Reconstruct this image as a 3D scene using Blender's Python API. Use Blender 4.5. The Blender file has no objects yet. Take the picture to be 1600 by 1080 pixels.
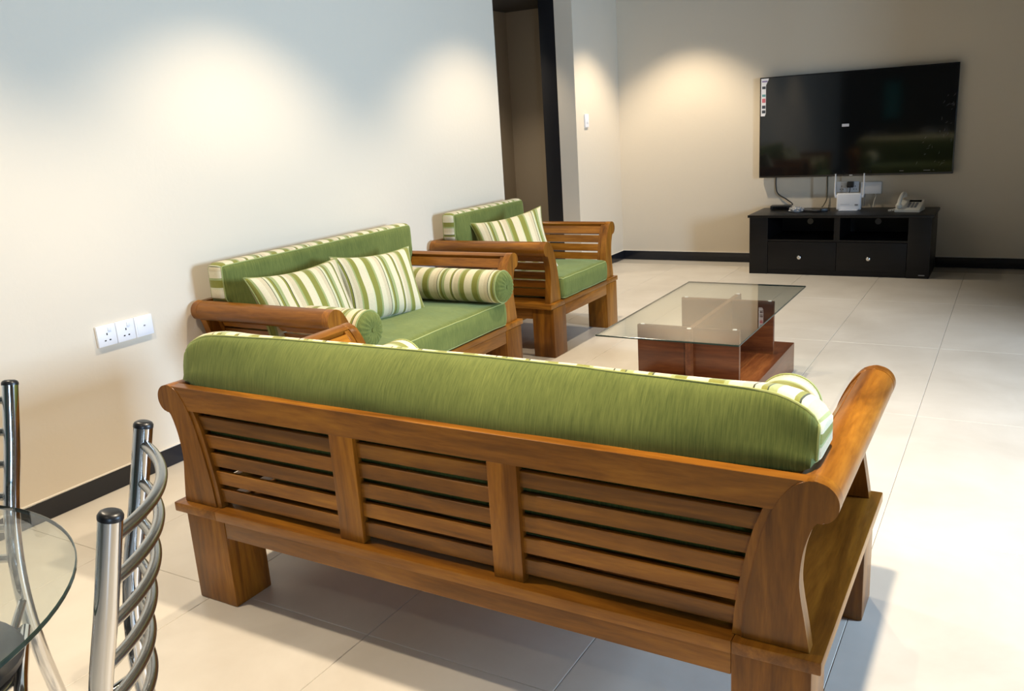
import bpy, bmesh, math, random
from mathutils import Vector, Matrix, noise
random.seed(7)
C = bpy.context.scene.collection
PI = math.pi

# ------------------------------------------------------------------ camera
cam_d = bpy.data.cameras.new('camera'); cam = bpy.data.objects.new('camera', cam_d); C.objects.link(cam)
yaw, pitch, roll, FPX = -0.542659, 0.255888, -0.064794, 1331.77
cy, sy, cp, sp = math.cos(yaw), math.sin(yaw), math.cos(pitch), math.sin(pitch)
f_ = Vector((sy*cp, cy*cp, -sp)); r_ = Vector((cy, -sy, 0)); u_ = r_.cross(f_)
cr, sr = math.cos(roll), math.sin(roll)
r2 = r_*cr + u_*sr; u2 = u_*cr - r_*sr
CAM = Vector((3.213, 0, 1.4))
cam.matrix_world = Matrix(((r2.x, u2.x, -f_.x, CAM.x), (r2.y, u2.y, -f_.y, CAM.y), (r2.z, u2.z, -f_.z, CAM.z), (0, 0, 0, 1)))
cam_d.sensor_width = 36; cam_d.lens = FPX/1600*36; cam_d.clip_start = 0.02
bpy.context.scene.camera = cam

# ------------------------------------------------------------------ view, world, lights
vs = bpy.context.scene.view_settings
vs.view_transform = 'Standard'; vs.look = 'None'; vs.gamma = 1; vs.use_curve_mapping = False
vs.exposure = 0.0
w = bpy.data.worlds.new('world'); bpy.context.scene.world = w; w.use_nodes = True
w.node_tree.nodes['Background'].inputs[0].default_value = (0.55, 0.72, 1.0, 1)
w.node_tree.nodes['Background'].inputs[1].default_value = 1.0
CEIL = 2.7
WARM = (1.0, 0.84, 0.63)
def downlight(x, y, power, size=78, blend=0.55, col=WARM):
    d = bpy.data.lights.new('downlight', 'SPOT'); o = bpy.data.objects.new('downlight', d); C.objects.link(o)
    d.energy = power; d.spot_size = math.radians(size); d.spot_blend = blend; d.color = col; d.shadow_soft_size = 0.04
    o.location = (x, y, CEIL-0.03)
for (x, y, p, sz) in ((0.90, 1.15, 138, 106), (0.90, 2.88, 128, 106), (0.90, 4.90, 128, 106), (0.55, 7.15, 160, 96),
                      (2.93, 1.80, 350, 112), (2.75, -0.45, 20, 116), (2.0, 4.1, 130, 100)):
    downlight(x, y, p, sz)
d = bpy.data.lights.new('corridor_fill', 'SPOT'); o = bpy.data.objects.new('corridor_fill', d); C.objects.link(o)  # added spot that brightens the corridor walls, no fixture known there
d.energy = 40; d.spot_size = math.radians(100); d.spot_blend = 0.6; d.color = WARM; d.shadow_soft_size = 0.05; o.location = (-0.8, 6.6, 2.40)
# daylight coming in through the window of the right-hand wall
def daylight(x, y, z, e, sz):
    ld = bpy.data.lights.new('daylight', 'AREA'); lo = bpy.data.objects.new('daylight', ld); C.objects.link(lo)
    ld.shape = 'RECTANGLE'; ld.size = 1.1; ld.size_y = sz; ld.energy = e; ld.color = (0.50, 0.68, 1.0)
    lo.location = (x, y, z); lo.rotation_euler = (0, PI/2, 0)
daylight(6.55, 3.3, 1.5, 480, 1.1)
daylight(5.14, -1.9, 1.3, 90, 1.1)

# ------------------------------------------------------------------ material helpers
def mat(name, col, rough=0.5, metal=0.0, spec=0.5, **kw):
    m = bpy.data.materials.new(name); m.use_nodes = True
    b = m.node_tree.nodes['Principled BSDF']
    b.inputs['Base Color'].default_value = (*col, 1); b.inputs['Roughness'].default_value = rough
    b.inputs['Metallic'].default_value = metal; b.inputs['Specular IOR Level'].default_value = spec
    for k, v in kw.items(): b.inputs[k.replace('_', ' ')].default_value = v
    return m
def N(m, t): return m.node_tree.nodes.new(t)
def L(m, a, b): m.node_tree.links.new(a, b)
def bsdf(m): return m.node_tree.nodes['Principled BSDF']
def ramp(m, stops, interp='LINEAR'):
    r = N(m, 'ShaderNodeValToRGB'); r.color_ramp.interpolation = interp
    e = r.color_ramp.elements
    e[0].position = stops[0][0]; e[0].color = (*stops[0][1], 1)
    e[1].position = stops[1][0]; e[1].color = (*stops[1][1], 1)
    for p, c in stops[2:]:
        k = e.new(p); k.color = (*c, 1)
    return r
def coords(m, scale, out='Object'):
    t = N(m, 'ShaderNodeTexCoord'); mp = N(m, 'ShaderNodeMapping'); mp.inputs['Scale'].default_value = scale
    L(m, t.outputs[out], mp.inputs['Vector']); return mp
def noise_tex(m, vec, scale, detail=4, rough=0.55, dist=0.0):
    n = N(m, 'ShaderNodeTexNoise'); n.inputs['Scale'].default_value = scale; n.inputs['Detail'].default_value = detail
    n.inputs['Roughness'].default_value = rough; n.inputs['Distortion'].default_value = dist
    L(m, vec, n.inputs['Vector']); return n
def bump(m, h, strength=0.2, dist=0.01):
    b = N(m, 'ShaderNodeBump'); b.inputs['Strength'].default_value = strength; b.inputs['Distance'].default_value = dist
    L(m, h, b.inputs['Height']); L(m, b.outputs['Normal'], bsdf(m).inputs['Normal'])
def srgb(r, g, b):
    f = lambda c: (c/255/12.92 if c/255 <= 0.04045 else ((c/255+0.055)/1.055)**2.4)
    return (f(r), f(g), f(b))

def wood(name, axis, cols, rough=0.32, coat=0.08):
    m = mat(name, cols[1], rough, spec=0.28, Coat_Weight=coat, Coat_Roughness=0.18)
    sc = [9, 9, 9]; sc[axis] = 0.9
    mp = coords(m, sc)
    oi = N(m, 'ShaderNodeObjectInfo'); ad = N(m, 'ShaderNodeVectorMath'); ad.operation = 'ADD'
    mul = N(m, 'ShaderNodeMath'); mul.operation = 'MULTIPLY'; mul.inputs[1].default_value = 37
    L(m, oi.outputs['Random'], mul.inputs[0])
    L(m, mp.outputs[0], ad.inputs[0]); L(m, mul.outputs[0], ad.inputs[1])
    n1 = noise_tex(m, ad.outputs[0], 1.3, 5, 0.6, 1.2)
    r = ramp(m, [(0.28, cols[0]), (0.5, cols[1]), (0.74, cols[2])])
    L(m, n1.outputs['Fac'], r.inputs[0])
    n2 = noise_tex(m, ad.outputs[0], 9, 3, 0.7)
    mx = N(m, 'ShaderNodeMixRGB'); mx.blend_type = 'MULTIPLY'
    r2_ = ramp(m, [(0.35, (0.62, 0.55, 0.5)), (0.6, (1, 1, 1))]); L(m, n2.outputs['Fac'], r2_.inputs[0])
    mx.inputs[0].default_value = 0.6
    L(m, r.outputs[0], mx.inputs[1]); L(m, r2_.outputs[0], mx.inputs[2])
    hv = N(m, 'ShaderNodeHueSaturation'); mr = N(m, 'ShaderNodeMapRange')
    mr.inputs['To Min'].default_value = 0.78; mr.inputs['To Max'].default_value = 1.2
    L(m, oi.outputs['Random'], mr.inputs['Value']); L(m, mr.outputs[0], hv.inputs['Value']); L(m, mx.outputs[0], hv.inputs['Color'])
    L(m, hv.outputs[0], bsdf(m).inputs['Base Color'])
    bump(m, n2.outputs['Fac'], 0.06, 0.004)
    return m
TEAK = [(0.115, 0.040, 0.005), (0.25, 0.093, 0.010), (0.41, 0.165, 0.017)]
WX, WY, WZ = (wood('teak_grain_%s' % a, i, TEAK) for i, a in enumerate('xyz'))
MAHO = [(0.06, 0.015, 0.006), (0.125, 0.036, 0.011), (0.23, 0.078, 0.022)]
MX, MY, MZ = (wood('mahogany_grain_%s' % a, i, MAHO, 0.3, 0.25) for i, a in enumerate('xyz'))

def green_fabric(name, c0, c1):
    m = mat(name, c0, 0.85, spec=0.2, Sheen_Weight=0.35, Sheen_Roughness=0.45)
    bsdf(m).inputs['Sheen Tint'].default_value = (0.65, 0.85, 0.45, 1)
    mp = coords(m, (95, 9, 5)); n = noise_tex(m, mp.outputs[0], 3.2, 4, 0.6)
    mp2 = coords(m, (3, 3, 3)); n2 = noise_tex(m, mp2.outputs[0], 2, 3)
    a = N(m, 'ShaderNodeMath'); a.operation = 'MULTIPLY_ADD'; a.inputs[1].default_value = 0.35
    L(m, n2.outputs['Fac'], a.inputs[0]); 
    s = N(m, 'ShaderNodeMath'); s.operation = 'MULTIPLY'; s.inputs[1].default_value = 0.65
    L(m, n.outputs['Fac'], s.inputs[0]); L(m, s.outputs[0], a.inputs[2])
    r = ramp(m, [(0.3, c0), (0.68, c1)]); L(m, a.outputs[0], r.inputs[0]); L(m, r.outputs[0], bsdf(m).inputs['Base Color'])
    bump(m, n.outputs['Fac'], 0.25, 0.004)
    return m
GREEN = green_fabric('green_chenille', (0.066, 0.092, 0.021), (0.170, 0.198, 0.050))

CR, OL, DK, TN, MG, LG = (0.70, 0.63, 0.43), (0.235, 0.24, 0.045), (0.045, 0.055, 0.03), (0.60, 0.52, 0.34), (0.33, 0.38, 0.16), (0.62, 0.62, 0.40)
SEQ = [(CR, 40), (LG, 8), (OL, 34), (MG, 10), (CR, 30), (TN, 22), (DK, 4), (LG, 14), (OL, 12), (DK, 3), (MG, 18), (CR, 34), (OL, 10), (DK, 4), (CR, 14), (TN, 26), (MG, 9), (OL, 28)]
def stripes(name, phase):
    m = mat(name, CR, 0.8, spec=0.2, Sheen_Weight=0.2)
    tot = sum(s for _, s in SEQ); per = tot/1000
    st = []; a = 0
    for c, s in SEQ: st.append((a/tot, c)); a += s
    t = N(m, 'ShaderNodeTexCoord'); sx = N(m, 'ShaderNodeSeparateXYZ'); L(m, t.outputs['UV'], sx.inputs[0])
    k = N(m, 'ShaderNodeMath'); k.operation = 'MULTIPLY_ADD'; k.inputs[1].default_value = 1/per; k.inputs[2].default_value = phase
    L(m, sx.outputs['X'], k.inputs[0]); fr = N(m, 'ShaderNodeMath'); fr.operation = 'FRACT'; L(m, k.outputs[0], fr.inputs[0])
    r = ramp(m, st, 'CONSTANT'); L(m, fr.outputs[0], r.inputs[0])
    mp = coords(m, (1, 1, 1)); n = noise_tex(m, mp.outputs[0], 260, 2)
    mx = N(m, 'ShaderNodeMixRGB'); mx.blend_type = 'MULTIPLY'; mx.inputs[0].default_value = 0.35
    r3 = ramp(m, [(0.3, (0.6, 0.6, 0.6)), (0.7, (1, 1, 1))]); L(m, n.outputs['Fac'], r3.inputs[0])
    L(m, r.outputs[0], mx.inputs[1]); L(m, r3.outputs[0], mx.inputs[2]); L(m, mx.outputs[0], bsdf(m).inputs['Base Color'])
    bump(m, n.outputs['Fac'], 0.2, 0.002)
    return m
STR = [stripes('striped_weave_%s' % c, i*0.23) for i, c in enumerate('abcd')]
PIPE = mat('piping_cord', (0.30, 0.34, 0.12), 0.8)

def wall_paint(name, col):
    m = mat(name, col, 0.75, spec=0.25)
    mp = coords(m, (1, 1, 1)); n = noise_tex(m, mp.outputs[0], 38, 4); bump(m, n.outputs['Fac'], 0.08, 0.01)
    return m
WALL = wall_paint('cream_wall_paint', (0.72, 0.64, 0.515))
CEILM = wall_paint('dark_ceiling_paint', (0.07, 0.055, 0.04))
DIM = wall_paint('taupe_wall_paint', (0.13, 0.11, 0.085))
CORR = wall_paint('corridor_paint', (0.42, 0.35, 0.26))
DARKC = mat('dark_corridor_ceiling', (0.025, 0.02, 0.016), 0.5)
BLACKF = mat('black_door_frame', (0.012, 0.012, 0.014), 0.35)
SKIRT = mat('black_glazed_skirting', (0.010, 0.012, 0.018), 0.16)
LIT_EDGE = mat('pale_lit_edge', (0.72, 0.68, 0.6), 0.8)
FGROUT = mat('floor_grout', (0.42, 0.39, 0.34), 0.9)
def floor_tile():
    m = mat('cream_porcelain_tile', (0.66, 0.61, 0.53), 0.34, spec=0.5)
    t = N(m, 'ShaderNodeTexCoord'); g = N(m, 'ShaderNodeNewGeometry')
    n = noise_tex(m, g.outputs['Position'], 2.3, 6, 0.6, 0.4)
    r = ramp(m, [(0.3, (0.60, 0.55, 0.47)), (0.7, (0.71, 0.665, 0.585))]); L(m, n.outputs['Fac'], r.inputs[0])
    L(m, r.outputs[0], bsdf(m).inputs['Base Color'])
    n2 = noise_tex(m, g.outputs['Position'], 30, 3); bump(m, n2.outputs['Fac'], 0.03, 0.004)
    return m
TILE = floor_tile()
CHROME = mat('polished_chrome', (0.72, 0.72, 0.72), 0.09, 1.0)
BRUSH = mat('brushed_steel_tube', (0.50, 0.49, 0.46), 0.24, 1.0)
BLKPL = mat('black_plastic', (0.012, 0.012, 0.013), 0.35)
BLKVIN = mat('black_vinyl', (0.02, 0.02, 0.02), 0.45)
WHTPL = mat('white_plastic', (0.82, 0.83, 0.86), 0.35)
CREPL = mat('ivory_plastic', (0.78, 0.75, 0.66), 0.4)
GRYPL = mat('grey_plastic', (0.22, 0.22, 0.23), 0.45)
HOLE = mat('socket_hole', (0.01, 0.01, 0.01), 0.8)
SCREEN = mat('black_glass_screen', (0.006, 0.007, 0.008), 0.06, spec=0.5)
BEZ = mat('gloss_black_bezel', (0.006, 0.006, 0.007), 0.22)
CABM = wood('black_brown_laminate', 0, [(0.0035, 0.0033, 0.0036), (0.0055, 0.005, 0.0055), (0.008, 0.007, 0.0075)], 0.38, 0.0); bsdf(CABM).inputs['Specular IOR Level'].default_value = 0.3
CABIN = mat('dark_cabinet_inside', (0.006, 0.006, 0.006), 0.7)
KNOB = mat('brushed_knob', (0.75, 0.75, 0.75), 0.25, 1.0)
HOLEW = mat('cable_hole_disc', (0.42, 0.38, 0.30), 0.6)

def glass(name, tint):
    m = bpy.data.materials.new(name); m.use_nodes = True; nt = m.node_tree
    nt.nodes.remove(nt.nodes['Principled BSDF']); out = nt.nodes['Material Output']
    tr = N(m, 'ShaderNodeBsdfTransparent'); tr.inputs[0].default_value = (*tint, 1)
    gl = N(m, 'ShaderNodeBsdfGlossy'); gl.inputs['Roughness'].default_value = 0.0
    g = N(m, 'ShaderNodeNewGeometry'); mx = N(m, 'ShaderNodeMix'); mx.inputs[2].default_value = 1.5; mx.inputs[3].default_value = 1/1.5
    L(m, g.outputs['Backfacing'], mx.inputs[0]); fr = N(m, 'ShaderNodeFresnel'); L(m, mx.outputs[0], fr.inputs['IOR'])
    ms = N(m, 'ShaderNodeMixShader'); L(m, fr.outputs[0], ms.inputs[0]); L(m, tr.outputs[0], ms.inputs[1]); L(m, gl.outputs[0], ms.inputs[2])
    L(m, ms.outputs[0], out.inputs['Surface']); return m
GLASS = glass('clear_greenish_glass', (0.93, 0.955, 0.93))
GEDGE = mat('dark_glass_edge', (0.02, 0.035, 0.03), 0.15)

# ------------------------------------------------------------------ mesh helpers
def link(name, me, m, parent=None, smooth=None):
    o = bpy.data.objects.new(name, me); C.objects.link(o)
    for mm in (m if isinstance(m, (list, tuple)) else [m]): me.materials.append(mm)
    if smooth is not None:
        for p in me.polygons: p.use_smooth = True
        me.set_sharp_from_angle(angle=math.radians(smooth))
    if parent: o.parent = parent
    return o
def obj(name, bm, m, parent=None, smooth=None, recalc=True):
    if recalc: bmesh.ops.recalc_face_normals(bm, faces=bm.faces)
    me = bpy.data.meshes.new(name); bm.to_mesh(me); bm.free()
    return link(name, me, m, parent, smooth)
def add_box(bm, x0, x1, y0, y1, z0, z1, bev=0.0, seg=2, M=None):
    r = bmesh.ops.create_cube(bm, size=1, matrix=Matrix.Translation(((x0+x1)/2, (y0+y1)/2, (z0+z1)/2)) @ Matrix.Diagonal((x1-x0, y1-y0, z1-z0, 1)))
    vs_ = r['verts']
    if bev:
        ed = list({e for v in vs_ for e in v.link_edges})
        q = bmesh.ops.bevel(bm, geom=ed, offset=bev, segments=seg, affect='EDGES', profile=0.6)
        vs_ = list({v for f in q['faces'] for v in f.verts} | {v for v in vs_ if v.is_valid})
    if M: bmesh.ops.transform(bm, matrix=M, verts=vs_)
    return vs_
def box(name, x0, x1, y0, y1, z0, z1, m, parent=None, bev=0.0, seg=2, smooth=None, M=None):
    bm = bmesh.new(); add_box(bm, x0, x1, y0, y1, z0, z1, bev, seg, M)
    return obj(name, bm, m, parent, 40 if bev else smooth)
def frame(t, prev=None):
    t = t.normalized(); a = prev if prev else (Vector((0, 0, 1)) if abs(t.z) < 0.9 else Vector((1, 0, 0)))
    n = (a - t*a.dot(t)).normalized(); return n, t.cross(n)
def add_tube(bm, pts, r, seg=12, caps=True):
    pts = [Vector(p) for p in pts]; rings = []; prev = None
    for i, p in enumerate(pts):
        t = pts[min(i+1, len(pts)-1)] - pts[max(i-1, 0)]
        n, b = frame(t, prev); prev = n
        rr = r[i] if isinstance(r, (list, tuple)) else r
        rings.append([bm.verts.new(p + (n*math.cos(2*PI*k/seg) + b*math.sin(2*PI*k/seg))*rr) for k in range(seg)])
    for A, B in zip(rings, rings[1:]):
        for k in range(seg): bm.faces.new((A[k], A[(k+1) % seg], B[(k+1) % seg], B[k]))
    if caps:
        bm.faces.new(rings[0][::-1]); bm.faces.new(rings[-1])
def tube(name, pts, r, m, parent=None, seg=12, caps=True):
    bm = bmesh.new(); add_tube(bm, pts, r, seg, caps); return obj(name, bm, m, parent, 50)
def add_lathe(bm, prof, seg=32, M=None, mat_i=0):
    rings = []
    for (r, z) in prof:
        if r < 1e-6: v = bm.verts.new((0, 0, z)); rings.append([v])
        else: rings.append([bm.verts.new((r*math.cos(2*PI*k/seg), r*math.sin(2*PI*k/seg), z)) for k in range(seg)])
    fs = []
    for A, B in zip(rings, rings[1:]):
        for k in range(seg):
            a0, a1 = A[k % len(A)], A[(k+1) % len(A)]; b0, b1 = B[k % len(B)], B[(k+1) % len(B)]
            q = [a0]; 
            for v in (a1, b1, b0):
                if v not in q: q.append(v)
            if len(q) > 2: f = bm.faces.new(q); f.material_index = mat_i; fs.append(f)
    vv = [v for R in rings for v in R]
    if M: bmesh.ops.transform(bm, matrix=M, verts=vv)
    return vv
def lathe(name, prof, m, parent=None, seg=32, M=None, ang=45):
    bm = bmesh.new(); add_lathe(bm, prof, seg, M); return obj(name, bm, m, parent, ang)
def spline(P, n=8):
    P = [Vector(p) for p in P]; out = []
    for i in range(len(P)-1):
        p0, p1, p2, p3 = P[max(i-1, 0)], P[i], P[i+1], P[min(i+2, len(P)-1)]
        for k in range(n):
            t = k/n
            out.append(0.5*((2*p1) + (p2-p0)*t + (2*p0-5*p1+4*p2-p3)*t*t + (3*p1-p0-3*p2+p3)*t**3))
    out.append(P[-1]); return out
def add_prism(bm, poly, axis, a, b, bev=0.0):
    """poly: list of (p, z); extruded along 'x' or 'y' from a to b"""
    mk = (lambda p, t: (p[0], t, p[1])) if axis == 'y' else (lambda p, t: (t, p[0], p[1]))
    v0 = [bm.verts.new(mk(p, a)) for p in poly]; v1 = [bm.verts.new(mk(p, b)) for p in poly]
    n = len(poly)
    f0 = bm.faces.new(v0[::-1]); f1 = bm.faces.new(v1)
    for i in range(n): bm.faces.new((v0[i], v0[(i+1) % n], v1[(i+1) % n], v1[i]))
    if bev:
        ed = [e for f in (f0, f1) for e in f.edges]
        bmesh.ops.bevel(bm, geom=ed, offset=bev, segments=1, affect='EDGES')
def prism(name, poly, axis, a, b, m, parent=None, bev=0.0, ang=35):
    bm = bmesh.new(); add_prism(bm, poly, axis, a, b, bev); return obj(name, bm, m, parent, ang)
def thing(name, label, cat, loc=(0, 0, 0), rotz=0, group=None):
    o = bpy.data.objects.new(name, None); C.objects.link(o); o.empty_display_size = 0.1
    o.location = loc; o.rotation_euler = (0, 0, rotz); return tag(o, label, cat, group)
def tag(o, label, cat, group=None):
    o['label'] = label; o['category'] = cat
    if group: o['group'] = group
    return o
def struct(o): o['kind'] = 'structure'; return o

# ------------------------------------------------------------------ the room
ROOM_X, ROOM_Y0, ROOM_Y1 = 5.0, -3.0, 7.91
BAY_X = 6.4
fl = struct(box('floor', -1.4, BAY_X+0.15, ROOM_Y0-0.2, 8.2, -0.15, -0.004, FGROUT))
bm = bmesh.new(); add_box(bm, 0, 0.5984, 0, 1.2074, -0.012, 0, 0.0012, 1)
tile_me = None; ix0 = 2.89-0.6*7; iy0 = 1.617-1.209*4
first = obj('tile', bm, TILE, fl); tile_me = first.data
k = 0
for i in range(-0, 13):
    for j in range(0, 9):
        x, y = ix0+0.6*i, iy0+1.209*j
        if x > BAY_X-0.5 or y > 8 or y < -3.3: continue
        t = first if k == 0 else bpy.data.objects.new('tile', tile_me)
        if k: C.objects.link(t); t.parent = fl
        t.location = (x+0.0008, y+0.0008, 0); k += 1
bm = bmesh.new()
add_box(bm, -0.35, 0, ROOM_Y0, 5.36, 0, CEIL)
add_box(bm, -0.35, -0.18, 6.96, 8.1, 0, CEIL)
add_box(bm, -0.35, -0.18, 5.36, 6.96, 2.55, CEIL)
struct(obj('wall_left', bm, WALL))
struct(box('wall_far', -0.18, ROOM_X, ROOM_Y1, 8.1, 0, CEIL, WALL))

bm = bmesh.new()
for (a, b, c, d) in ((ROOM_Y0, -2.5, 0, CEIL), (-1.3, 2.2, 0, CEIL), (-2.5, -1.3, 0, 0.7), (-2.5, -1.3, 1.9, CEIL), (4.65, 8.1, 0, CEIL), (2.2, 4.65, 2.35, CEIL)): add_box(bm, ROOM_X, ROOM_X+0.15, a, b, c, d)
for (a, b, c, d) in ((2.2, 2.7, 0, CEIL), (3.9, 4.65, 0, CEIL), (2.7, 3.9, 0, 0.9), (2.7, 3.9, 2.1, CEIL)): add_box(bm, BAY_X, BAY_X+0.15, a, b, c, d)
add_box(bm, ROOM_X+0.15, BAY_X, 2.05, 2.2, 0, CEIL); add_box(bm, ROOM_X+0.15, BAY_X, 4.65, 4.8, 0, CEIL)
struct(obj('wall_right', bm, DIM))
bm = bmesh.new()
for (a, b, c, d) in ((-0.35, 0.75, 0, CEIL), (1.15, ROOM_X+0.15, 0, CEIL), (0.75, 1.15, 0, 0.95), (0.75, 1.15, 1.75, CEIL)): add_box(bm, a, b, ROOM_Y0-0.15, ROOM_Y0, c, d)
struct(obj('wall_back', bm, DIM))
struct(box('ceiling', -0.35, BAY_X+0.15, ROOM_Y0-0.15, 8.1, CEIL, CEIL+0.1, CEILM))
bm = bmesh.new()
add_box(bm, -1.35, -1.2, 4.4, 7.75, 0, 2.6); add_box(bm, -1.2, -0.35, 7.6, 7.75, 0, 2.6); add_box(bm, -1.2, -0.35, 4.25, 4.4, 0, 2.6)
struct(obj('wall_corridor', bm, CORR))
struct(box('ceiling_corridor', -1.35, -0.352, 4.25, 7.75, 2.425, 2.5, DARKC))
struct(box('trim_1', -0.505, -0.352, 6.965, 7.10, 0, 2.425, BLACKF, bev=0.004))
# window frames
def window(nm, axis, plane, a0, a1, z0, z1, fr, pane_m, mull):
    bm = bmesh.new(); t = 0.05
    def q(p0, p1, zz0, zz1):
        if axis == 'x': add_box(bm, plane+0.03, plane+0.09, p0, p1, zz0, zz1)
        else: add_box(bm, p0, p1, plane-0.09, plane-0.03, zz0, zz1)
    q(a0, a0+t, z0, z1); q(a1-t, a1, z0, z1); q(a0+t, a1-t, z0, z0+t); q(a0+t, a1-t, z1-t, z1)
    if mull: q((a0+a1)/2-0.02, (a0+a1)/2+0.02, z0+t, z1-t)
    f = struct(obj(nm, bm, fr))
    bm = bmesh.new()
    if axis == 'x': add_box(bm, plane+0.058, plane+0.062, a0+t, a1-t, z0+t, z1-t)
    else: add_box(bm, a0+t, a1-t, plane-0.062, plane-0.058, z0+t, z1-t)
    obj('pane', bm, pane_m, f)
window('window_1', 'x', BAY_X, 2.7, 3.9, 0.9, 2.1, BLACKF, GLASS, True)
window('window_3', 'x', ROOM_X, -2.5, -1.3, 0.7, 1.9, BLACKF, GLASS, False)
TEAL = mat('teal_tinted_pane', (0.02, 0.30, 0.22), 0.2); bsdf(TEAL).inputs['Transmission Weight'].default_value = 0.7
window('window_2', 'y', ROOM_Y0, 0.75, 1.15, 0.95, 1.75, BLACKF, TEAL, False)
# skirting
BH = 0.088
def skirting(nm, boxes):
    bm = bmesh.new()
    for b in boxes: add_box(bm, *b, 0, BH-0.004, 0.002, 1)
    o = struct(obj(nm, bm, SKIRT)); bm = bmesh.new()
    for b in boxes: add_box(bm, *b, BH-0.004, BH)
    obj('lit_edge_line', bm, LIT_EDGE, o)  # lit white top edge of the skirting, put into a cream strip
skirting('baseboard_left', [(0, 0.012, ROOM_Y0, 5.36), (-0.18, -0.168, 6.96, ROOM_Y1)])
skirting('baseboard_far', [(-0.168, ROOM_X, ROOM_Y1-0.012, ROOM_Y1)])

# ------------------------------------------------------------------ teak seating
DEP = 0.862
OUT_W = [(0.028, 0.333), (0.040, 0.408), (0.047, 0.449), (0.051, 0.491), (0.046, 0.549), (0.034, 0.595), (0.023, 0.621)]
ROLL = [(0.023, 0.621), (0.008, 0.622), (-0.008, 0.632), (-0.018, 0.650), (-0.019, 0.669), (-0.011, 0.688), (0.006, 0.702), (0.030, 0.708)]
IN_W = [(0.030, 0.708), (0.060, 0.698), (0.086, 0.668), (0.105, 0.634), (0.122, 0.590), (0.138, 0.524), (0.150, 0.464), (0.160, 0.400), (0.166, 0.333)]
def cv(P, n=5): return [(p.x, p.y) for p in spline([(a, b, 0) for a, b in P], n)]
HEAD = cv(ROLL, 4)[:-1] + cv(IN_W[:4], 4)
PLATE = cv(OUT_W, 3)[:-1] + cv(ROLL, 4)[:-1] + cv(IN_W, 3)
RAIL = cv(ROLL, 4)[:-1] + [(0.030, 0.708), (0.046, 0.704), (0.062, 0.695), (0.058, 0.684), (0.040, 0.655)]
GAPS = [0.686, 0.630, 0.573, 0.516, 0.460, 0.404, 0.348]
def inner_w(z):
    P = IN_W
    for (w0, z0), (w1, z1) in zip(P, P[1:]):
        if z1 <= z <= z0: return w0 + (w1-w0)*(z0-z)/(z0-z1)
    return P[-1][0]
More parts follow.
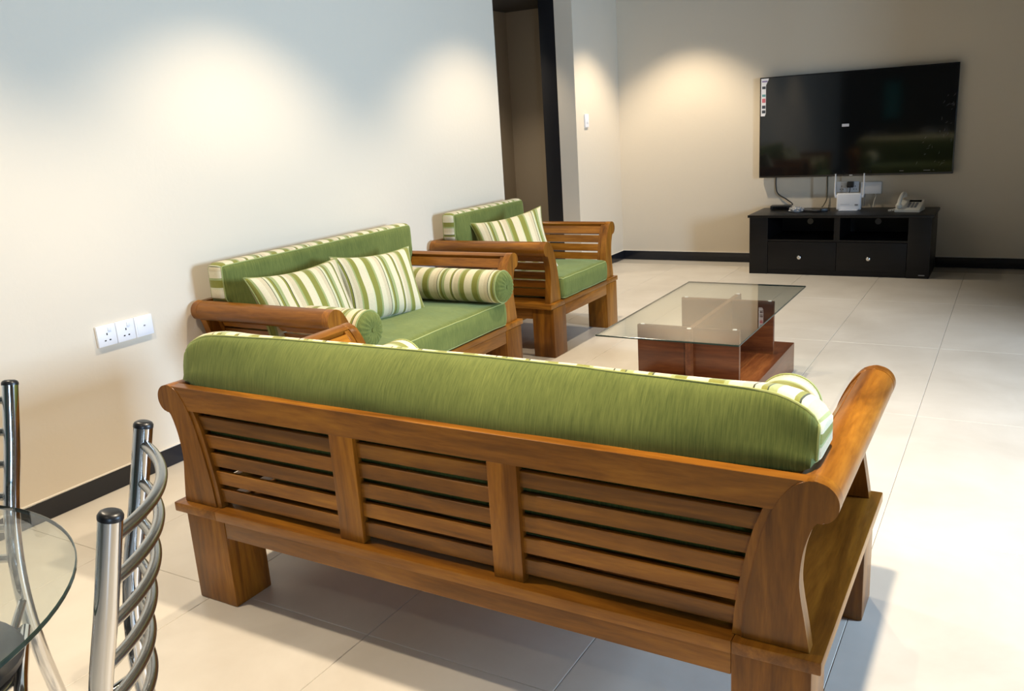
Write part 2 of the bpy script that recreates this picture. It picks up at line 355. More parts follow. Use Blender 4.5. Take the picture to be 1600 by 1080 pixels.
def make_seat(name, label, cat, W, npan, loc, rotz, group):
    t = thing(name, label, cat, loc, rotz, group)
    hw, hd = W/2, DEP/2; LT = 0.333
    lx, ly = 0.165, 0.145; ins = 0.022
    for sx in (-1, 1):
        for s in (-1, 1):
            xa, xb = sorted((sx*(hw-ins), sx*(hw-ins-lx)))
            ya, yb = (-hd+ins, -hd+ins+ly) if s < 0 else (hd-ly, hd)
            box('leg', xa, xb, ya, yb, 0, LT-0.03, WZ, t, 0.005)
    box('apron', -hw+ins+lx, hw-ins-lx, -hd+ins+0.002, -hd+ins+0.03, 0.235, LT-0.03, WX, t, 0.003)
    box('apron', -hw+ins+lx, hw-ins-lx, hd-0.03, hd-0.002, 0.235, LT-0.03, WX, t, 0.003)
    for s in (-1, 1):
        xa, xb = sorted((s*(hw-ins-0.002), s*(hw-ins-0.03)))
        box('apron', xa, xb, -hd+ins+ly, hd-ly, 0.235, LT-0.03, WY, t, 0.003)
        xa, xb = sorted((s*hw, s*(hw-0.18)))
        box('base_board', xa, xb, -hd, hd, LT-0.03, LT, WY, t, 0.004)
    box('base_board', -hw+0.18, hw-0.18, -hd, -hd+0.12, LT-0.03, LT, WX, t, 0.003)
    box('base_board', -hw+0.18, hw-0.18, hd-0.10, hd, LT-0.03, LT, WX, t, 0.003)
    box('deck_board', -hw+0.18, hw-0.18, -hd+0.12, hd-0.10, LT-0.025, LT-0.005, WX, t)
    # arms: scrolled end posts, rolled top rail, five slats
    pv = ((-hd+0.022, -hd+0.058), (hd-0.058, hd-0.020))
    for s in (-1, 1):
        fx = lambda p: (s*(hw-p[0]), p[1])
        for (a, b) in pv: prism('arm_post', [fx(p) for p in PLATE], 'y', a, b, WZ, t, 0.002)
        prism('arm_rail', [fx((p[0]+0.0006, p[1]-0.0008)) for p in RAIL], 'y', pv[0][1]-0.002, pv[1][0]+0.002, WY, t)
        zs = (0.690, 0.66, 0.62, 0.573, 0.516, 0.460, 0.404, 0.335)
        sp_ = [(inner_w(z)-0.003, z) for z in zs] + [(inner_w(z)-0.024, z-0.006) for z in zs[::-1]]
        for (a, b) in ((pv[0][1]-0.003, pv[0][1]+0.024), (pv[1][0]-0.024, pv[1][0]+0.003)): prism('arm_stile', [fx(p) for p in sp_], 'y', a, b, WZ, t, 0.001)
        for (zt, zb) in zip(GAPS, GAPS[1:]):
            zt -= 0.0055; zb += 0.0055
            wt, wb = inner_w(zt)-0.004, inner_w(zb)-0.004
            nx, nz = -(zt-zb), -(wb-wt); ll = math.hypot(nx, nz); nx, nz = nx/ll*0.017, nz/ll*0.017
            prism('arm_slat', [fx(p) for p in ((wt, zt), (wb, zb), (wb+nx, zb+nz), (wt+nx, zt+nz))], 'y', pv[0][1]-0.004, pv[1][0]+0.004, WY, t, 0.0015)
    # back
    ya = -hd+0.0225
    cvp = [(p[0]-0.004, min(p[1], 0.7065)) for p in cv(IN_W[:4], 4)][2:]
    poly = [(-(hw-p[0]), p[1]) for p in cvp][::-1] + [(hw-p[0], p[1]) for p in cvp]
    prism('back_rail', poly, 'y', ya+0.0012, ya+0.034, WX, t, 0.001)
    edges = []
    for s in (-1, 1):
        pts = [(inner_w(z), z) for z in (0.634, 0.58, 0.524, 0.464, 0.40, 0.334)]
        pl = [(s*(hw-p[0]+0.003), p[1]) for p in pts] + [(s*(hw-p[0]-0.020), p[1]) for p in pts[::-1]]
        prism('edge_stile', pl, 'y', ya+0.004, ya+0.028, WZ, t, 0.001)
    inner0, inner1 = -hw+0.165, hw-0.165
    cent = [-hw+0.696+(k*0.491) for k in range(npan-1)] if npan == 3 else [inner0+(inner1-inner0)*(k+1)/npan for k in range(npan-1)]
    for c in cent: box('stile', c-0.041, c+0.041, ya+0.001, ya+0.030, LT, 0.636, WZ, t, 0.003)
    bounds = [None]+cent+[None]
    for k in range(npan):
        for i in range(5):
            zt = 0.618-0.0565*i; zb = zt-0.0415
            zm = (zt+zb)/2
            xa = bounds[k]+0.039 if bounds[k] is not None else None
            xb = bounds[k+1]-0.039 if bounds[k+1] is not None else None
            lt = xa if xa is not None else -hw+inner_w(zt)+0.015; lb = xa if xa is not None else -hw+inner_w(zb)+0.015
            rt = xb if xb is not None else hw-inner_w(zt)-0.015; rb = xb if xb is not None else hw-inner_w(zb)-0.015
            prism('back_slat', [(lb, zb), (rb, zb), (rt, zt), (lt, zt)], 'y', ya+0.014, ya+0.028, WX, t, 0.002)
    return t
LS, LL, LA = 1.915, 1.51, 0.99
SOFA_C = (1.033+LS/2, 1.537+DEP/2, 0)
LOVE_C = (0.003+DEP/2, 4.03-LL/2, 0)
ARM_C = (0.003+DEP/2, 4.375+LA/2, 0)
make_seat('sofa', 'long three-seat teak sofa with slatted back turned to the camera', 'sofa', LS, 3, SOFA_C, 0, 'teak lounge seating')
make_seat('loveseat', 'two-seat teak sofa with rolled arms standing against the cream wall', 'sofa', LL, 2, LOVE_C, -PI/2, 'teak lounge seating')
make_seat('armchair', 'single teak armchair with slatted rolled arms beside the dark doorway', 'armchair', LA, 1, ARM_C, -PI/2, 'teak lounge seating')

# ------------------------------------------------------------------ soft furnishings
def lattice(n):
    return [math.sin((i/n*2-1)*PI/2)*0.5+(i/n*2-1)*0.5 for i in range(n+1)]
def cushion(name, label, cat, half, k, puff, rad, loc, rotz, mats, group, nseg=(40, 12, 16), sag=None, pucker=0.0, seed=0, edge_bulge=0.01):
    """half extents; k = axis across the two big panels"""
    ts = [lattice(n) for n in nseg]; bm = bmesh.new(); uvl = bm.loops.layers.uv.new('UVMap'); vd = {}
    idx = [i for i in range(3) if i != k]
    R = Vector(half)
    def pos(I):
        t = [ts[a][I[a]] for a in range(3)]
        p = Vector([t[a]*half[a] for a in range(3)])
        q = Vector([max(-(half[a]-rad), min(half[a]-rad, p[a])) for a in range(3)]); d = p-q
        if d.length > 1e-9: p = q + d.normalized()*rad if max(abs(d[a]) for a in range(3)) > rad*0.999 else p
        i, j = idx
        e = max(0, 1-t[i]**2)**0.5 * max(0, 1-t[j]**2)**0.55
        p[k] += t[k]*puff*e
        for a in idx: p[a] += t[a]*edge_bulge*(1-t[k]**2)*(1 if abs(t[a]) > 0.999 else 0)
        nz = noise.noise(Vector((p.x*4+seed, p.y*4, p.z*4)))*0.006 + noise.noise(Vector((p.x*11+seed, p.y*11, p.z*11)))*0.0025
        p[k] += nz*t[k]
        if pucker:
            pe = max(0, (abs(t[i])-0.72)/0.28)**1.5 * (1-min(1, max(0, abs(t[i])-0.985)*60))
            p[k] += t[k]*pucker*pe*math.sin(p[j]*75+seed+3*math.sin(p[j]*20))
        if sag: p = sag(p, t)
        return p
    def vert(I):
        if I not in vd: vd[I] = bm.verts.new(pos(I))
        return vd[I]
    def uvc(I, side):
        t = [ts[a][I[a]]*half[a] for a in range(3)]
        if side == k: return (t[idx[0]]+seed, t[idx[1]])
        i, j = idx
        if side == j: return (t[i]+seed, t[k])          # along the long run
        return (half[i]+(t[j]+half[j])+seed, t[k])
    for side in range(3):
        a, b = [x for x in range(3) if x != side]
        for end in (0, nseg[side]):
            for ia in range(nseg[a]):
                for ib in range(nseg[b]):
                    Q = []
                    for (da, db) in ((0, 0), (1, 0), (1, 1), (0, 1)):
                        I = [0, 0, 0]; I[side] = end; I[a] = ia+da; I[b] = ib+db; Q.append(tuple(I))
                    f = bm.faces.new([vert(I) for I in Q]); f.material_index = 0 if side == k else 1
                    for lp, I in zip(f.loops, Q): lp[uvl].uv = uvc(I, side)
    loops = []
    i, j = idx
    for end in (0, nseg[k]):
        lp = []
        for q in range(nseg[i]): lp.append((q, 0))
        for q in range(nseg[j]): lp.append((nseg[i], q))
        for q in range(nseg[i], 0, -1): lp.append((q, nseg[j]))
        for q in range(nseg[j], 0, -1): lp.append((0, q))
        P = []
        for (a, b) in lp:
            I = [0, 0, 0]; I[k] = end; I[i] = a; I[j] = b; P.append(pos(tuple(I)))
        loops.append(P+[P[0]])
    o = tag(obj(name, bm, mats, None, 60), label, cat, group)
    o.location = loc; o.rotation_euler = (0, 0, rotz)
    bm = bmesh.new()
    for P in loops: add_tube(bm, P, 0.0032, 6, False)
    obj('piping', bm, PIPE, o, 60)
    return o
def rot2(p, a): return (p[0]*math.cos(a)-p[1]*math.sin(a), p[0]*math.sin(a)+p[1]*math.cos(a))
def in_seat(cen, rz, u, v, z):
    a, b = rot2((u, v), rz); return (cen[0]+a, cen[1]+b, z)
G_BACK, G_SEAT, G_BOL, G_PIL = 'back cushions with striped edging', 'green seat cushions', 'striped bolsters', 'striped throw pillows'
def back_shape(W, zc, big):
    def f(p, t):
        z = p.z+zc
        if big:
            m = max(0.0, 1-abs(t[0])**2.2*1.05); h = 0.195
            q = max(0.0, min(1.0, (p.z+0.02)/(h+0.02)))
            if t[1] < 0.999:                       # rear panel rolls up and over, the front edge slumps
                fr = (1-t[1])/2
                p.y += (m*0.085*q**2.2 + 0.022*(1-m)*q**3)*fr - 0.022*math.sin(PI*q)*fr*m
            if t[2] > 0.5: p.z -= (0.022+0.030*m)*max(0.0, (t[1]+1)/2)*(t[2]-0.5)*2
            e = max(0.0, (abs(t[0])-0.86)/0.14)     # rounded upper corners
            if t[2] > 0: p.z -= 0.050*e**2.2*t[2]
            z = p.z+zc
        lim = W/2-0.030
        if z < 0.716: lim = W/2-inner_w(max(0.334, min(0.7075, z-0.008)))-0.004
        if abs(p.x) > lim: p.x = math.copysign(lim, p.x)
        return p
    return f
for (nm, W, cen, rz, sd, lab_b, lab_s) in (
    ('sofa', LS, SOFA_C, 0, 0.0, 'long green back cushion lying over the top rail of the nearest sofa', 'long green seat cushion of the nearest sofa hidden behind its back cushion'),
    ('love', LL, LOVE_C, -PI/2, 1.3, 'green back cushion with striped edging on the two-seat sofa against the wall', 'wide green seat cushion of the two-seat sofa between its bolsters'),
    ('arm', LA, ARM_C, -PI/2, 2.1, 'short green back cushion with striped edging on the single armchair', 'square green seat cushion on the single armchair')):
    n = (60 if nm == 'sofa' else 40); zc = 0.658 if nm == 'sofa' else 0.674; hy = 0.078 if nm == 'sofa' else 0.052
    cushion('back_cushion', lab_b, 'cushion', (W/2-0.028 if nm == 'sofa' else W/2-0.052, hy, 0.195), 1, 0.018, 0.028, in_seat(cen, rz, 0, -DEP/2+0.077+hy, zc), rz,
            [GREEN, STR[0]], G_BACK, (n, 10, 22), back_shape(W, zc, nm == 'sofa'), 0.007 if nm == 'sofa' else 0.002, sd, 0.006)
    cushion('seat_cushion', lab_s, 'cushion', (W/2-0.172, 0.315, 0.066), 2, 0.012, 0.022, in_seat(cen, rz, 0, 0.120, 0.333+0.068), rz,
            [GREEN, GREEN], G_SEAT, (n, 24, 6), None, 0.0, sd+5, 0.004)
def bolster(label, cen, rz, u, v0, v1, z, rad, mi, seed):
    ln = v1-v0; seg = 40; bm = bmesh.new(); uvl = bm.loops.layers.uv.new('UVMap')
    prof = [(-ln/2+0.022, rad*0.97)] + [(-ln/2+0.022+(ln-0.044)*i/20, rad*(1+0.02*math.sin(PI*i/20)+0.006*math.sin(i*2.1+seed))) for i in range(1, 20)] + [(ln/2-0.022, rad*0.97)]
    rings = []
    for (y, r) in prof: rings.append([bm.verts.new((r*math.cos(2*PI*q/seg), y, r*math.sin(2*PI*q/seg)*0.97)) for q in range(seg)])
    for a in range(len(rings)-1):
        for q in range(seg):
            f = bm.faces.new((rings[a][q], rings[a][(q+1) % seg], rings[a+1][(q+1) % seg], rings[a+1][q]))
            for lp, yy in zip(f.loops, (prof[a][0], prof[a][0], prof[a+1][0], prof[a+1][0])): lp[uvl].uv = (yy+seed, 0)
    o = tag(obj('bolster', bm, STR[mi], None, 60), label, 'bolster', G_BOL)
    p = in_seat(cen, rz, u, (v0+v1)/2, z); o.location = p; o.rotation_euler = (0, 0, rz)
    for s in (-1, 1):
        bm = bmesh.new(); R = []
        pr = [(1.0, 0), (0.95, 0.012), (0.8, 0.024), (0.55, 0.032), (0.3, 0.032), (0.1, 0.026)]
        sg = 72
        for (fr, dy) in pr:
            R.append([bm.verts.new((rad*0.97*fr*math.cos(2*PI*q/sg), s*(ln/2-0.022+dy + (0.003*math.cos(q*PI/2)*math.sin(PI*min(1, (1-fr)*1.3)) if fr < 1 else 0)), rad*0.97*0.97*fr*math.sin(2*PI*q/sg))) for q in range(sg)])
        for a in range(len(R)-1):
            for q in range(sg): bm.faces.new((R[a][q], R[a][(q+1) % sg], R[a+1][(q+1) % sg], R[a+1][q]))
        bm.faces.new(R[-1])
        cap = obj('end_cap', bm, GREEN, o, 50)
        bm = bmesh.new(); add_lathe(bm, [(0, 0), (0.011, 0), (0.010, 0.005), (0, 0.007)], 16, Matrix.Translation((0, s*(ln/2+0.004), 0)) @ Matrix.Rotation(-s*PI/2, 4, 'X'))
        obj('button', bm, GREEN, cap, 50)
        bm = bmesh.new(); add_tube(bm, [(rad*0.985*math.cos(2*PI*q/40), s*(ln/2-0.021), rad*0.955*math.sin(2*PI*q/40)) for q in range(41)], 0.0035, 6, False)
        obj('piping', bm, PIPE, o, 60)
    return o
BZ, BR = 0.333+0.145+0.088, 0.089
ub = 0.166+BR+0.006
bolster('striped bolster by the right arm of the nearest sofa, top showing over the cushion', SOFA_C, 0, LS/2-ub, -0.17, 0.46, BZ, BR, 1, 0.11)
bolster('striped bolster by the left arm of the nearest sofa, only its end showing', SOFA_C, 0, -LS/2+ub, -0.17, 0.46, BZ, BR, 1, 0.31)
bolster('fully visible striped bolster with green end against the far arm of the two-seat sofa', LOVE_C, -PI/2, -LL/2+ub, -0.17, 0.495, BZ, BR, 2, 0.05)
bolster('striped bolster half hidden behind the near rolled arm of the two-seat sofa', LOVE_C, -PI/2, LL/2-ub, -0.17, 0.40, BZ, BR, 3, 0.42)

def pillow(label, w_, h_, th, mtx, mi, seed):
    n = 26; bm = bmesh.new(); uvl = bm.loops.layers.uv.new('UVMap'); V = {}
    g = lattice(n)
    def P(i, j, s):
        u, v = g[i], g[j]
        x = w_/2*u*(1-0.13*(1-v*v)*u*u); y = h_/2*v*(1-0.13*(1-u*u)*v*v)
        e = (max(0, 1-u*u)*max(0, 1-v*v))**0.42
        z = s*th*e + noise.noise(Vector((x*9+seed, y*9, s)))*0.008*e + 0.02*(u*u*v)*0.5
        return (x, y, z)
    def vt(i, j, s):
        key = (i, j, s) if 0 < i < n and 0 < j < n else (i, j, 0)
        if key not in V: V[key] = bm.verts.new(P(i, j, s))
        return V[key]
    for s in (1, -1):
        for i in range(n):
            for j in range(n):
                c = [(i, j), (i+1, j), (i+1, j+1), (i, j+1)]
                if s < 0: c = c[::-1]
                f = bm.faces.new([vt(a, b, s) for a, b in c])
                for lp, (a, b) in zip(f.loops, c): lp[uvl].uv = (w_/2*g[a]+seed, h_/2*g[b])
    o = tag(obj('throw_pillow', bm, STR[mi], None, 80), label, 'pillow', G_PIL)
    o.matrix_world = mtx
    lp = [(i, 0) for i in range(n)]+[(n, j) for j in range(n)]+[(i, n) for i in range(n, 0, -1)]+[(0, j) for j in range(n, 0, -1)]
    bm = bmesh.new(); pts = [P(i, j, 0) for i, j in lp]; add_tube(bm, pts+[pts[0]], 0.003, 6, False); obj('piping', bm, PIPE, o, 60)
    return o
def lean(center, normal_xy, tilt, rollz=0.0):
    """upright pillow facing normal_xy, top leaning back by tilt"""
    n = Vector((*normal_xy, 0)).normalized(); right = Vector((-n.y, n.x, 0)); up = Vector((0, 0, 1))
    nn = n*math.cos(tilt)+up*math.sin(tilt); uu = up*math.cos(tilt)-n*math.sin(tilt)
    if rollz: right, uu = right*math.cos(rollz)+uu*math.sin(rollz), uu*math.cos(rollz)-right*math.sin(rollz)
    M = Matrix((right, uu, nn)).transposed().to_4x4(); M.translation = Vector(center); return M
pillow('striped throw pillow on the two-seat sofa, the one nearer the camera', 0.56, 0.38, 0.080, lean((0.40, 2.85, 0.636), (1, -0.08), 0.42, 0.0), 3, 0.13)
pillow('striped throw pillow on the two-seat sofa, the one beside the far bolster', 0.53, 0.37, 0.080, lean((0.42, 3.36, 0.628), (1, -0.16), 0.36, -0.05), 2, 0.33)
pillow('striped throw pillow standing diagonally on the single armchair', 0.49, 0.42, 0.08, lean((0.43, 4.73, 0.630), (0.69, -0.72), 0.42, 0.15), 1, 0.55)

# ------------------------------------------------------------------ coffee table
ct = thing('coffee_table', 'low glass-topped coffee table with red-brown crossed panels on a plinth', 'table', (1.94, 4.0, 0))
box('plinth', -0.292, 0.292, -0.565, 0.565, 0, 0.16, MY, ct, 0.004)
ZT = 0.436
box('panel', -0.243, 0.243, -0.325, -0.300, 0.16, ZT, MX, ct, 0.002)
box('panel', -0.243, 0.243, 0.300, 0.325, 0.16, ZT, MX, ct, 0.002)
bm = bmesh.new()
for (a, b) in ((-0.365, -0.326), (-0.299, 0.299), (0.326, 0.47)): add_box(bm, 0.006, 0.031, a, b, 0.16, ZT)
obj('cross_panel', bm, MY, ct)
bm = bmesh.new(); add_box(bm, -0.335, 0.320, -0.60, 0.69, ZT+0.003, ZT+0.011, 0.0015, 1)
gt = obj('glass_top', bm, [GLASS, GEDGE], ct)
for p in gt.data.polygons: p.material_index = 0 if abs(p.normal.z) > 0.9 else 1
for (x, y) in ((-0.22, -0.3125), (0.22, -0.3125), (-0.22, 0.3125), (0.22, 0.3125), (0.018, -0.345), (0.018, 0.45)):
    lathe('glass_pad', [(0, 0), (0.010, 0), (0.010, 0.003), (0, 0.003)], WHTPL, ct, 14, Matrix.Translation((x, y, ZT)))

# ------------------------------------------------------------------ dining set
TC = (1.650, 0.327); TR = 0.4725
dt = thing('dining_table', 'round glass dining table, edge cut by the left frame', 'table', (*TC, 0))
bm = bmesh.new(); add_lathe(bm, [(0, 0.740), (TR-0.002, 0.740), (TR, 0.742), (TR, 0.7475), (TR-0.002, 0.7488), (TR-0.034, 0.752), (0, 0.752)], 96)
gt = obj('glass_top', bm, [GLASS, GEDGE], dt, 3)
for p in gt.data.polygons:
    c = p.center; p.material_index = 1 if math.hypot(c.x, c.y) > TR-0.0035 else 0
lathe('hub', [(0, 0.728), (0.09, 0.728), (0.09, 0.738), (0, 0.738)], CHROME, dt, 32)
for kk in range(4):
    a = kk*PI/2+2.4
    P = spline([(0.05*math.cos(a), 0.05*math.sin(a), 0.73), (0.10*math.cos(a), 0.10*math.sin(a), 0.62), (0.06*math.cos(a), 0.06*math.sin(a), 0.38), (0.14*math.cos(a), 0.14*math.sin(a), 0.12), (0.24*math.cos(a), 0.24*math.sin(a), 0.016)], 6)
    tube('leg', P, 0.016, CHROME, dt, 14)
def dining_chair(label, loc, ang, pinch=0.0):
    """local: faces +y (towards the table), back at y=0; posts at x=+-0.2"""
    t = thing('dining_chair', label, 'chair', loc, ang, 'chrome ladder-back dining chairs')
    seat = lathe('seat', [(0, 0.425), (0.14, 0.425), (0.165, 0.435), (0.170, 0.452), (0.160, 0.468), (0.13, 0.476), (0, 0.478)], BLKVIN, t, 40, Matrix.Translation((0, 0.31, 0)))
    def post(s):
        return spline([(s*0.198, 0, 0.92), (s*(0.190-pinch*0.45), 0.030, 0.78), (s*(0.178-pinch), 0.066, 0.62), (s*(0.170-pinch), 0.078, 0.46), (s*(0.178-pinch), 0.060, 0.28), (s*(0.205-pinch), 0.0, 0.0)], 8)
    for s in (-1, 1):
        P = post(s); p = tube('back_post', P, 0.0165, CHROME, t, 20)
        d = (P[0]-P[1]).normalized(); M = Matrix.Translation(P[0]) @ d.to_track_quat('Z', 'Y').to_matrix().to_4x4()
        lathe('post_cap', [(0, 0.004), (0.010, 0.0055), (0.015, 0.003), (0.0172, -0.001), (0.0172, -0.006), (0.0, -0.006)], BLKPL, p, 20, M)
        Q = spline([(s*0.150, 0.16, 0.415), (s*0.165, 0.42, 0.405), (s*0.185, 0.475, 0.32), (s*0.200, 0.50, 0.0)], 7)
        tube('front_leg', Q, 0.0125, CHROME, t, 14)
    def at(s, z):
        P = post(s)
        for a, b in zip(P, P[1:]):
            if b.z <= z <= a.z: k = (a.z-z)/(a.z-b.z); return a.lerp(b, k)
        return P[-1]
    for i in range(6):
        z = 0.883-0.068*i
        a, b = at(-1, z), at(1, z); bow = 0.048
        pts = []
        for q in range(25):
            u = q/24; p = a.lerp(b, u); pts.append((p.x, p.y-bow*math.sin(PI*u)**0.8, p.z-0.004*math.sin(PI*u)))
        tube('back_rung', pts, 0.0095, BRUSH, t, 12)
    P = [(0.150*math.cos(2*PI*q/32), 0.31+0.150*math.sin(2*PI*q/32), 0.413) for q in range(33)]
    tube('seat_ring', P, 0.011, CHROME, t, 12, False)
    for s in (-1, 1): tube('seat_bracket', [(s*(0.170-pinch), 0.078, 0.45), (s*0.125, 0.19, 0.413)], 0.009, CHROME, t, 10)
    return t
def face(px, py, nx, ny):   # +y local -> (nx,ny)
    return math.atan2(-nx, ny)
dining_chair('chrome chair in the left foreground with bowed rungs before the nearest sofa', (2.037, 0.763, 0), face(0, 0, -0.68, -0.73))
dining_chair('chrome chair across the glass table, its one post against the cream wall', (1.226, 0.812, 0), face(0, 0, 0.81, -0.586), 0.024)

# ------------------------------------------------------------------ television and stand
cb = thing('tv_stand', 'low black-brown television stand with two open bays and two drawers', 'cabinet', (1.945, 7.34, 0))
X0, X1 = -0.705, 0.705; D0, D1 = 0.0, 0.54
box('top_panel', X0-0.014, X1+0.014, -0.012, D1, 0.482, 0.503, CABM, cb, 0.002)
for (a, b) in ((X0, X0+0.155), (X1-0.165, X1)): box('side_post', a, b, D0, D1, 0.0, 0.482, CABM, cb, 0.002)
box('shelf', X0+0.155, X1-0.165, D0+0.004, D1, 0.282, 0.298, CABM, cb)
box('divider', -0.016, 0.030, D0+0.004, D1-0.012, 0.298, 0.482, CABM, cb)
box('back_panel', X0+0.155, X1-0.165, D1-0.012, D1, 0.298, 0.482, CABIN, cb)
box('kickboard', X0+0.155, X1-0.165, D0+0.012, D0+0.03, 0.0, 0.043, CABM, cb)
for (a, b, kx) in ((X0+0.158, 0.0055, -0.284), (0.0085, X1-0.168, 0.258)):
    dr = box('drawer', a, b, D0, D1-0.03, 0.045, 0.279, CABM, cb, 0.002)
    lathe('knob', [(0.006, 0), (0.006, 0.012), (0.014, 0.016), (0.016, 0.023), (0.012, 0.027), (0, 0.028)], KNOB, dr, 20, Matrix.Translation((kx, 0, 0.152)) @ Matrix.Rotation(PI/2, 4, 'X'))
for kx, mm in ((-0.308, HOLEW), (0.251, GRYPL)):
    bm = bmesh.new(); add_lathe(bm, [(0, 0), (0.026, 0), (0.026, 0.002), (0, 0.002)], 24, Matrix.Translation((kx, D1-0.0125, 0.385)) @ Matrix.Rotation(PI/2, 4, 'X')); obj('cable_hole', bm, mm, cb, 40)
box('maker_badge', X1-0.075, X1-0.03, -0.001, 0.001, 0.022, 0.030, GRYPL, cb)

tv = thing('television', 'large black flat television mounted on the far wall', 'television', (1.965, 7.84, 0.775))
box('housing', -0.777, 0.777, 0.0, 0.045, 0, 0.862, BEZ, tv, 0.004)
box('screen', -0.769, 0.769, -0.002, 0.002, 0.016, 0.854, SCREEN, tv)
box('wall_bracket', -0.25, 0.25, 0.045, 0.07, 0.25, 0.62, BLKPL, tv)
lg = mat('sticker_white', (0.80, 0.80, 0.84), 0.5); lr = mat('sticker_red', (0.62, 0.16, 0.20), 0.5); ldk = mat('sticker_ink', (0.05, 0.06, 0.08), 0.5); lt_ = mat('sticker_teal', (0.15, 0.35, 0.36), 0.5)
bm = bmesh.new()
st = [(-0.766, 0.852), (-0.700, 0.852), (-0.704, 0.835), (-0.716, 0.815), (-0.724, 0.795), (-0.724, 0.560), (-0.732, 0.535), (-0.766, 0.535)]
add_prism(bm, [(a, b) for a, b in st], 'y', -0.0030, -0.0022)
sk = obj('sticker', bm, lg, tv); sk['label'] = 'white feature sticker strip with coloured icons'
for (z, mm, h) in ((0.765, ldk, 0.022), (0.700, lt_, 0.02), (0.650, lr, 0.035), (0.600, ldk, 0.026), (0.560, ldk, 0.026)):
    box('sticker_icon', -0.757, -0.727, -0.0036, -0.0031, z, z+h, mm, sk)
box('sticker_heading', -0.758, -0.712, -0.0036, -0.0031, 0.822, 0.834, mat('sticker_purple', (0.25, 0.2, 0.4), 0.5), sk)
lb = box('label', -0.085, -0.028, -0.0032, -0.0022, 0.412, 0.435, lg, tv); lb['label'] = 'small white label in the middle of the screen'
box('logo', -0.012, 0.012, -0.0032, -0.0022, 0.004, 0.010, lg, tv)
for (a, b) in ((0.38, 0.41), (0.56, 0.61), (0.63, 0.64)): box('printed_mark', a, b, -0.0032, -0.0022, 0.030, 0.036, GRYPL, tv)
# loose film wrinkles at the right edge of the screen
film = mat('clear_film_crease', (0.16, 0.16, 0.17), 0.25)
bm = bmesh.new(); random.seed(3)
for q in range(34):
    x = 0.755-abs(random.gauss(0, 0.045)); z = random.uniform(0.05, 0.62); 
    if q > 24: x = random.uniform(0.50, 0.70); z = random.uniform(0.08, 0.30)
    a = random.uniform(0.3, 1.6); ln = random.uniform(0.012, 0.035)
    add_tube(bm, [(x-ln*math.cos(a)/2, -0.003, z-ln*math.sin(a)/2), (x+0.003, -0.0038, z), (x+ln*math.cos(a)/2, -0.003, z+ln*math.sin(a)/2)], [0.0003, 0.0012, 0.0003], 5)
fo = obj('film_creases', bm, film, tv, 60); fo['kind'] = 'stuff'

ZC = 0.503
rt = thing('router', 'white upright internet router with two antennas on the television stand', 'router', (1.985, 7.66, ZC))
M = Matrix.Rotation(-0.10, 4, 'X')
box('body', -0.098, 0.098, -0.015, 0.018, 0.004, 0.145, WHTPL, rt, 0.014, 3, M=M)
box('foot', -0.075, 0.075, -0.035, 0.045, 0.0, 0.008, WHTPL, rt, 0.003)
for s in (-1, 1):
    an = tube('antenna', [(s*0.108, 0.012, 0.118), (s*0.113, 0.012, 0.135), (s*0.113, 0.010, 0.20), (s*0.1125, 0.008, 0.305)], [0.009, 0.0085, 0.0065, 0.0055], WHTPL, rt, 12)
    box('hinge', s*0.103-0.011, s*0.103+0.011, 0.002, 0.022, 0.105, 0.128, WHTPL, an, 0.003)
for q in range(6): box('status_light', -0.06+q*0.012, -0.055+q*0.012, -0.0185, -0.0165, 0.05, 0.053, GRYPL, rt, M=M)
box('printed_mark', 0.05, 0.075, -0.0185, -0.0165, 0.04, 0.052, GRYPL, rt, M=M)

sb = thing('set_top_box', 'small black set-top box at the left end of the television stand', 'set-top box', (1.40, 7.78, ZC), 0.1)
box('case', -0.085, 0.085, -0.06, 0.06, 0.004, 0.034, BLKPL, sb, 0.004)
for (a, b) in ((-0.07, -0.045), (0.07, -0.045), (-0.07, 0.045), (0.07, 0.045)): lathe('foot', [(0, 0), (0.008, 0), (0.008, 0.005), (0, 0.005)], BLKVIN, sb, 12, Matrix.Translation((a, b, 0)))
box('front_window', -0.06, 0.06, -0.0612, -0.0595, 0.012, 0.026, SCREEN, sb)

rm = thing('remote_control', 'black remote control lying on the television stand', 'remote', (1.705, 7.56, ZC), 1.15)
box('case', -0.022, 0.022, -0.075, 0.075, 0.0, 0.017, BLKPL, rm, 0.005)
for a in range(3):
    for b in range(6): lathe('key', [(0.0045, 0), (0.0045, 0.002), (0, 0.0025)], GRYPL, rm, 10, Matrix.Translation((-0.012+a*0.012, -0.05+b*0.018, 0.0168)))
bm = bmesh.new(); bmesh.ops.create_icosphere(bm, subdivisions=4, radius=1)
for v in bm.verts:
    d = v.co.copy(); q = 1+0.35*noise.noise(d*2.3)+0.25*abs(noise.noise(d*5.1)); v.co = Vector((d.x*0.055*q, d.y*0.045*q, max(-0.018, d.z*0.024*q)+0.018))
o = tag(obj('plastic_wrapping', bm, mat('crinkled_clear_plastic', (0.55, 0.56, 0.58), 0.22, Transmission_Weight=0.35), None, 25), 'crumpled pale plastic wrapping on the television stand left of the remote', 'wrapping')
o.location = (1.575, 7.58, ZC)
ad = thing('power_adapter', 'small black adapter lying between the remote and the router', 'adapter', (1.80, 7.585, ZC), 0.5)
box('body', -0.028, 0.028, -0.02, 0.02, 0, 0.026, BLKPL, ad, 0.004)
tube('cord', spline([(0.028, 0, 0.012), (0.055, 0.01, 0.006), (0.05, 0.06, 0.004), (0.0, 0.10, 0.004), (-0.04, 0.19, 0.004)], 6), 0.003, BLKPL, ad, 8)

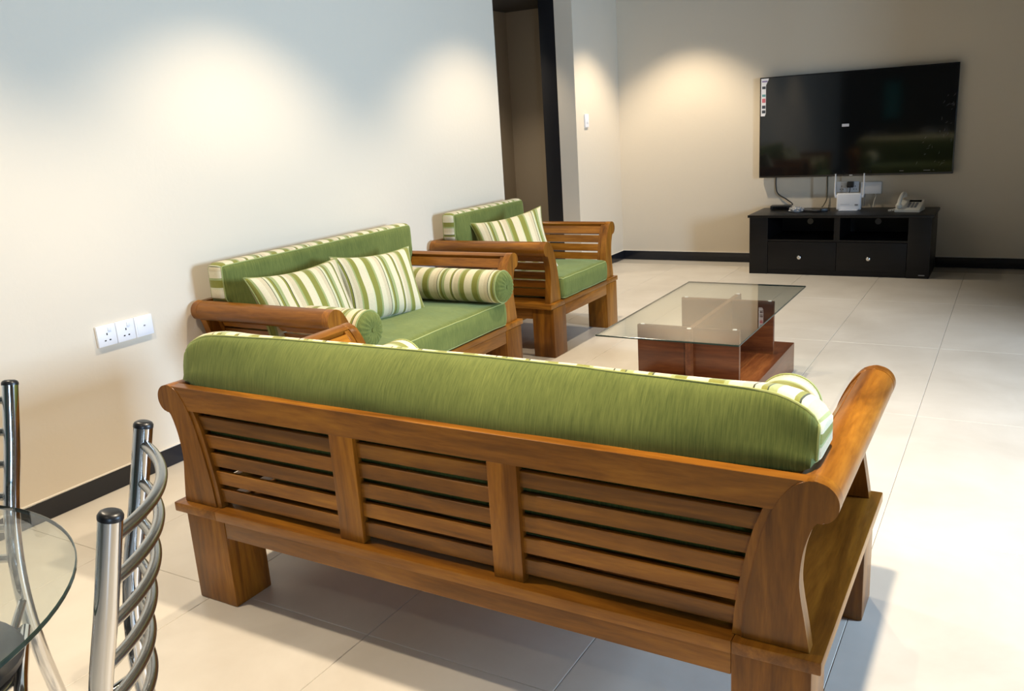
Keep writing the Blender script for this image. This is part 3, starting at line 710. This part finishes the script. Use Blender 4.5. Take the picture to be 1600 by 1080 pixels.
ph = thing('telephone', 'ivory corded desk telephone at the right end of the television stand', 'telephone', (2.45, 7.62, ZC), -0.12)
bm = bmesh.new(); add_prism(bm, [(-0.09, 0.0), (0.10, 0.0), (0.10, 0.075), (0.085, 0.082), (-0.085, 0.022), (-0.09, 0.016)], 'x', -0.085, 0.105, 0.003); obj('body', bm, CREPL, ph, 35)
sl = math.atan2(0.06, 0.17)
TM = Matrix.Translation((0, -0.085, 0.022)) @ Matrix.Rotation(sl, 4, 'X')
for a in range(3):
    for b in range(4): box('key', 0.0+a*0.026, 0.018+a*0.026, 0.03+b*0.024, 0.046+b*0.024, 0.0, 0.005, GRYPL, ph, 0.001, 1, M=TM)
box('display', -0.005, 0.085, 0.135, 0.165, 0.0, 0.003, SCREEN, ph, M=TM)
HM = Matrix.Translation((-0.055, -0.09, 0.030)) @ Matrix.Rotation(sl+0.10, 4, 'X')
bm = bmesh.new(); add_tube(bm, [HM @ Vector(p) for p in spline([(0, 0.01, 0.012), (0, 0.04, 0.034), (0, 0.10, 0.042), (0, 0.16, 0.036), (0, 0.195, 0.014)], 5)], [0.017]*4+[0.016]*13+[0.018]*4, 14)
hs = obj('handset', bm, CREPL, ph, 50)
for yy in (0.018, 0.188): 
    bm = bmesh.new(); add_lathe(bm, [(0, -0.014), (0.024, -0.014), (0.026, 0.0), (0.02, 0.014), (0, 0.016)], 20, HM @ Matrix.Translation((0, yy, 0.014))); obj('ear_piece', bm, CREPL, hs, 50)
P = []
for q in range(150):
    u = q/149; base = Vector((-0.055-0.075*math.sin(PI*u), -0.10-0.02*math.sin(PI*u)+0.10*u, 0.008+0.020*(1-u)**4)); a = u*60
    P.append(base+Vector((0.006*math.cos(a), 0, 0.006*math.sin(a))))
tube('coiled_cord', P, 0.002, CREPL, ph, 6)

# cables and plates on the far wall
def cable(label, pts, r, m): return tag(tube('cable', spline(pts, 8), r, m, None, 8), label, 'cable')
cable('black cable hanging from the television to the set-top box', [(1.325, 7.900, 0.80), (1.325, 7.898, 0.70), (1.345, 7.89, 0.63), (1.42, 7.885, 0.58), (1.475, 7.88, 0.54), (1.47, 7.865, 0.528), (1.44, 7.85, 0.525)], 0.005, BLKPL)
cable('thin dark cable hanging behind the stand left of the router', [(1.765, 7.902, 0.80), (1.768, 7.90, 0.66), (1.765, 7.895, 0.58), (1.74, 7.89, 0.52), (1.725, 7.888, 0.506)], 0.004, mat('olive_cable', (0.06, 0.06, 0.03), 0.5))
def plate(nm, label, loc, nrm, w_, h_, kind, cat='socket', group=None):
    """nrm 'x' = on a wall facing +x, '-y' = facing -y"""
    t = thing(nm, label, cat, loc, PI/2 if nrm == 'x' else 0, group)     # local: faces -y, x to the right
    box('face_plate', -w_/2, w_/2, -0.014, 0, -h_/2, h_/2, WHTPL, t, 0.004)
    if kind == 'socket':
        for (a, b, ww, hh) in ((0, 0.006, 0.005, 0.009), (-0.011, -0.020, 0.008, 0.005), (0.011, -0.020, 0.008, 0.005)): box('pin_hole', a-ww/2, a+ww/2, -0.0145, -0.012, b-hh/2, b+hh/2, HOLE, t)
        box('switch_rocker', 0.006, 0.020, -0.018, -0.013, 0.018, 0.034, WHTPL, t, 0.002)
    elif kind == 'outlet':
        box('inner_plate', -w_/2+0.008, w_/2-0.008, -0.0155, -0.0135, -h_/2+0.010, h_/2-0.006, WHTPL, t, 0.0008)
        box('indicator', -0.004, 0.004, -0.0165, -0.015, -0.002, 0.004, GRYPL, t)
    elif kind == 'switch':
        box('switch_rocker', -0.012, 0.012, -0.019, -0.013, -0.02, 0.02, WHTPL, t, 0.002)
    return t
GS = 'wall plates low on the left wall'
plate('socket_plate', 'white three-pin socket on the left wall, leftmost plate of the row', (0, 2.085, 0.655), 'x', 0.087, 0.088, 'socket', group=GS)
plate('socket_plate', 'white three-pin socket on the left wall, middle plate of the row', (0, 2.174, 0.655), 'x', 0.087, 0.088, 'socket', group=GS)
plate('outlet_plate', 'plain white plate with one small mark, nearest the two-seat sofa', (0, 2.263, 0.655), 'x', 0.087, 0.088, 'outlet', group=GS)
plate('light_switch', 'white light switch on the wall between doorway and corner', (-0.18, 7.155, 1.37), 'x', 0.075, 0.115, 'switch', 'switch')
GF = 'wall plates under the television'
s2 = plate('socket_plate', 'white double socket behind the router below the television', (1.935, 7.91, 0.678), '-y', 0.185, 0.092, 'blank', group=GF)
for cx in (-0.05, 0.06):
    for (a, b, ww, hh) in ((0, 0.006, 0.005, 0.009), (-0.011, -0.020, 0.008, 0.005), (0.011, -0.020, 0.008, 0.005)): box('pin_hole', cx+a-ww/2, cx+a+ww/2, -0.0145, -0.012, b-hh/2, b+hh/2, HOLE, s2)
pg = thing('power_plug', 'black power plug pushed into the socket behind the router', 'plug', (1.96, 7.895, 0.70))
box('body', -0.027, 0.027, -0.045, 0, -0.025, 0.025, BLKPL, pg, 0.008)
tube('cord', spline([(0, -0.03, -0.022), (-0.004, -0.032, -0.06), (-0.022, -0.03, -0.10), (-0.03, -0.03, -0.17), (-0.03, -0.035, -0.194)], 6), 0.0035, BLKPL, pg, 8)
jb = thing('junction_box', 'square white surface box right of the double socket under the television', 'wall box', (2.125, 7.91, 0.668), 0, GF)
box('face_plate', -0.083, 0.083, -0.035, 0, -0.05, 0.05, WHTPL, jb, 0.004)
tube('cord', spline([(0.035, -0.02, -0.046), (0.04, -0.025, -0.075), (0.03, -0.03, -0.11), (0.025, -0.04, -0.161)], 6), 0.004, CREPL, jb, 8)
tube('cord', spline([(-0.05, -0.02, -0.046), (-0.048, -0.025, -0.09), (-0.052, -0.03, -0.161)], 5), 0.0028, GRYPL, jb, 8)
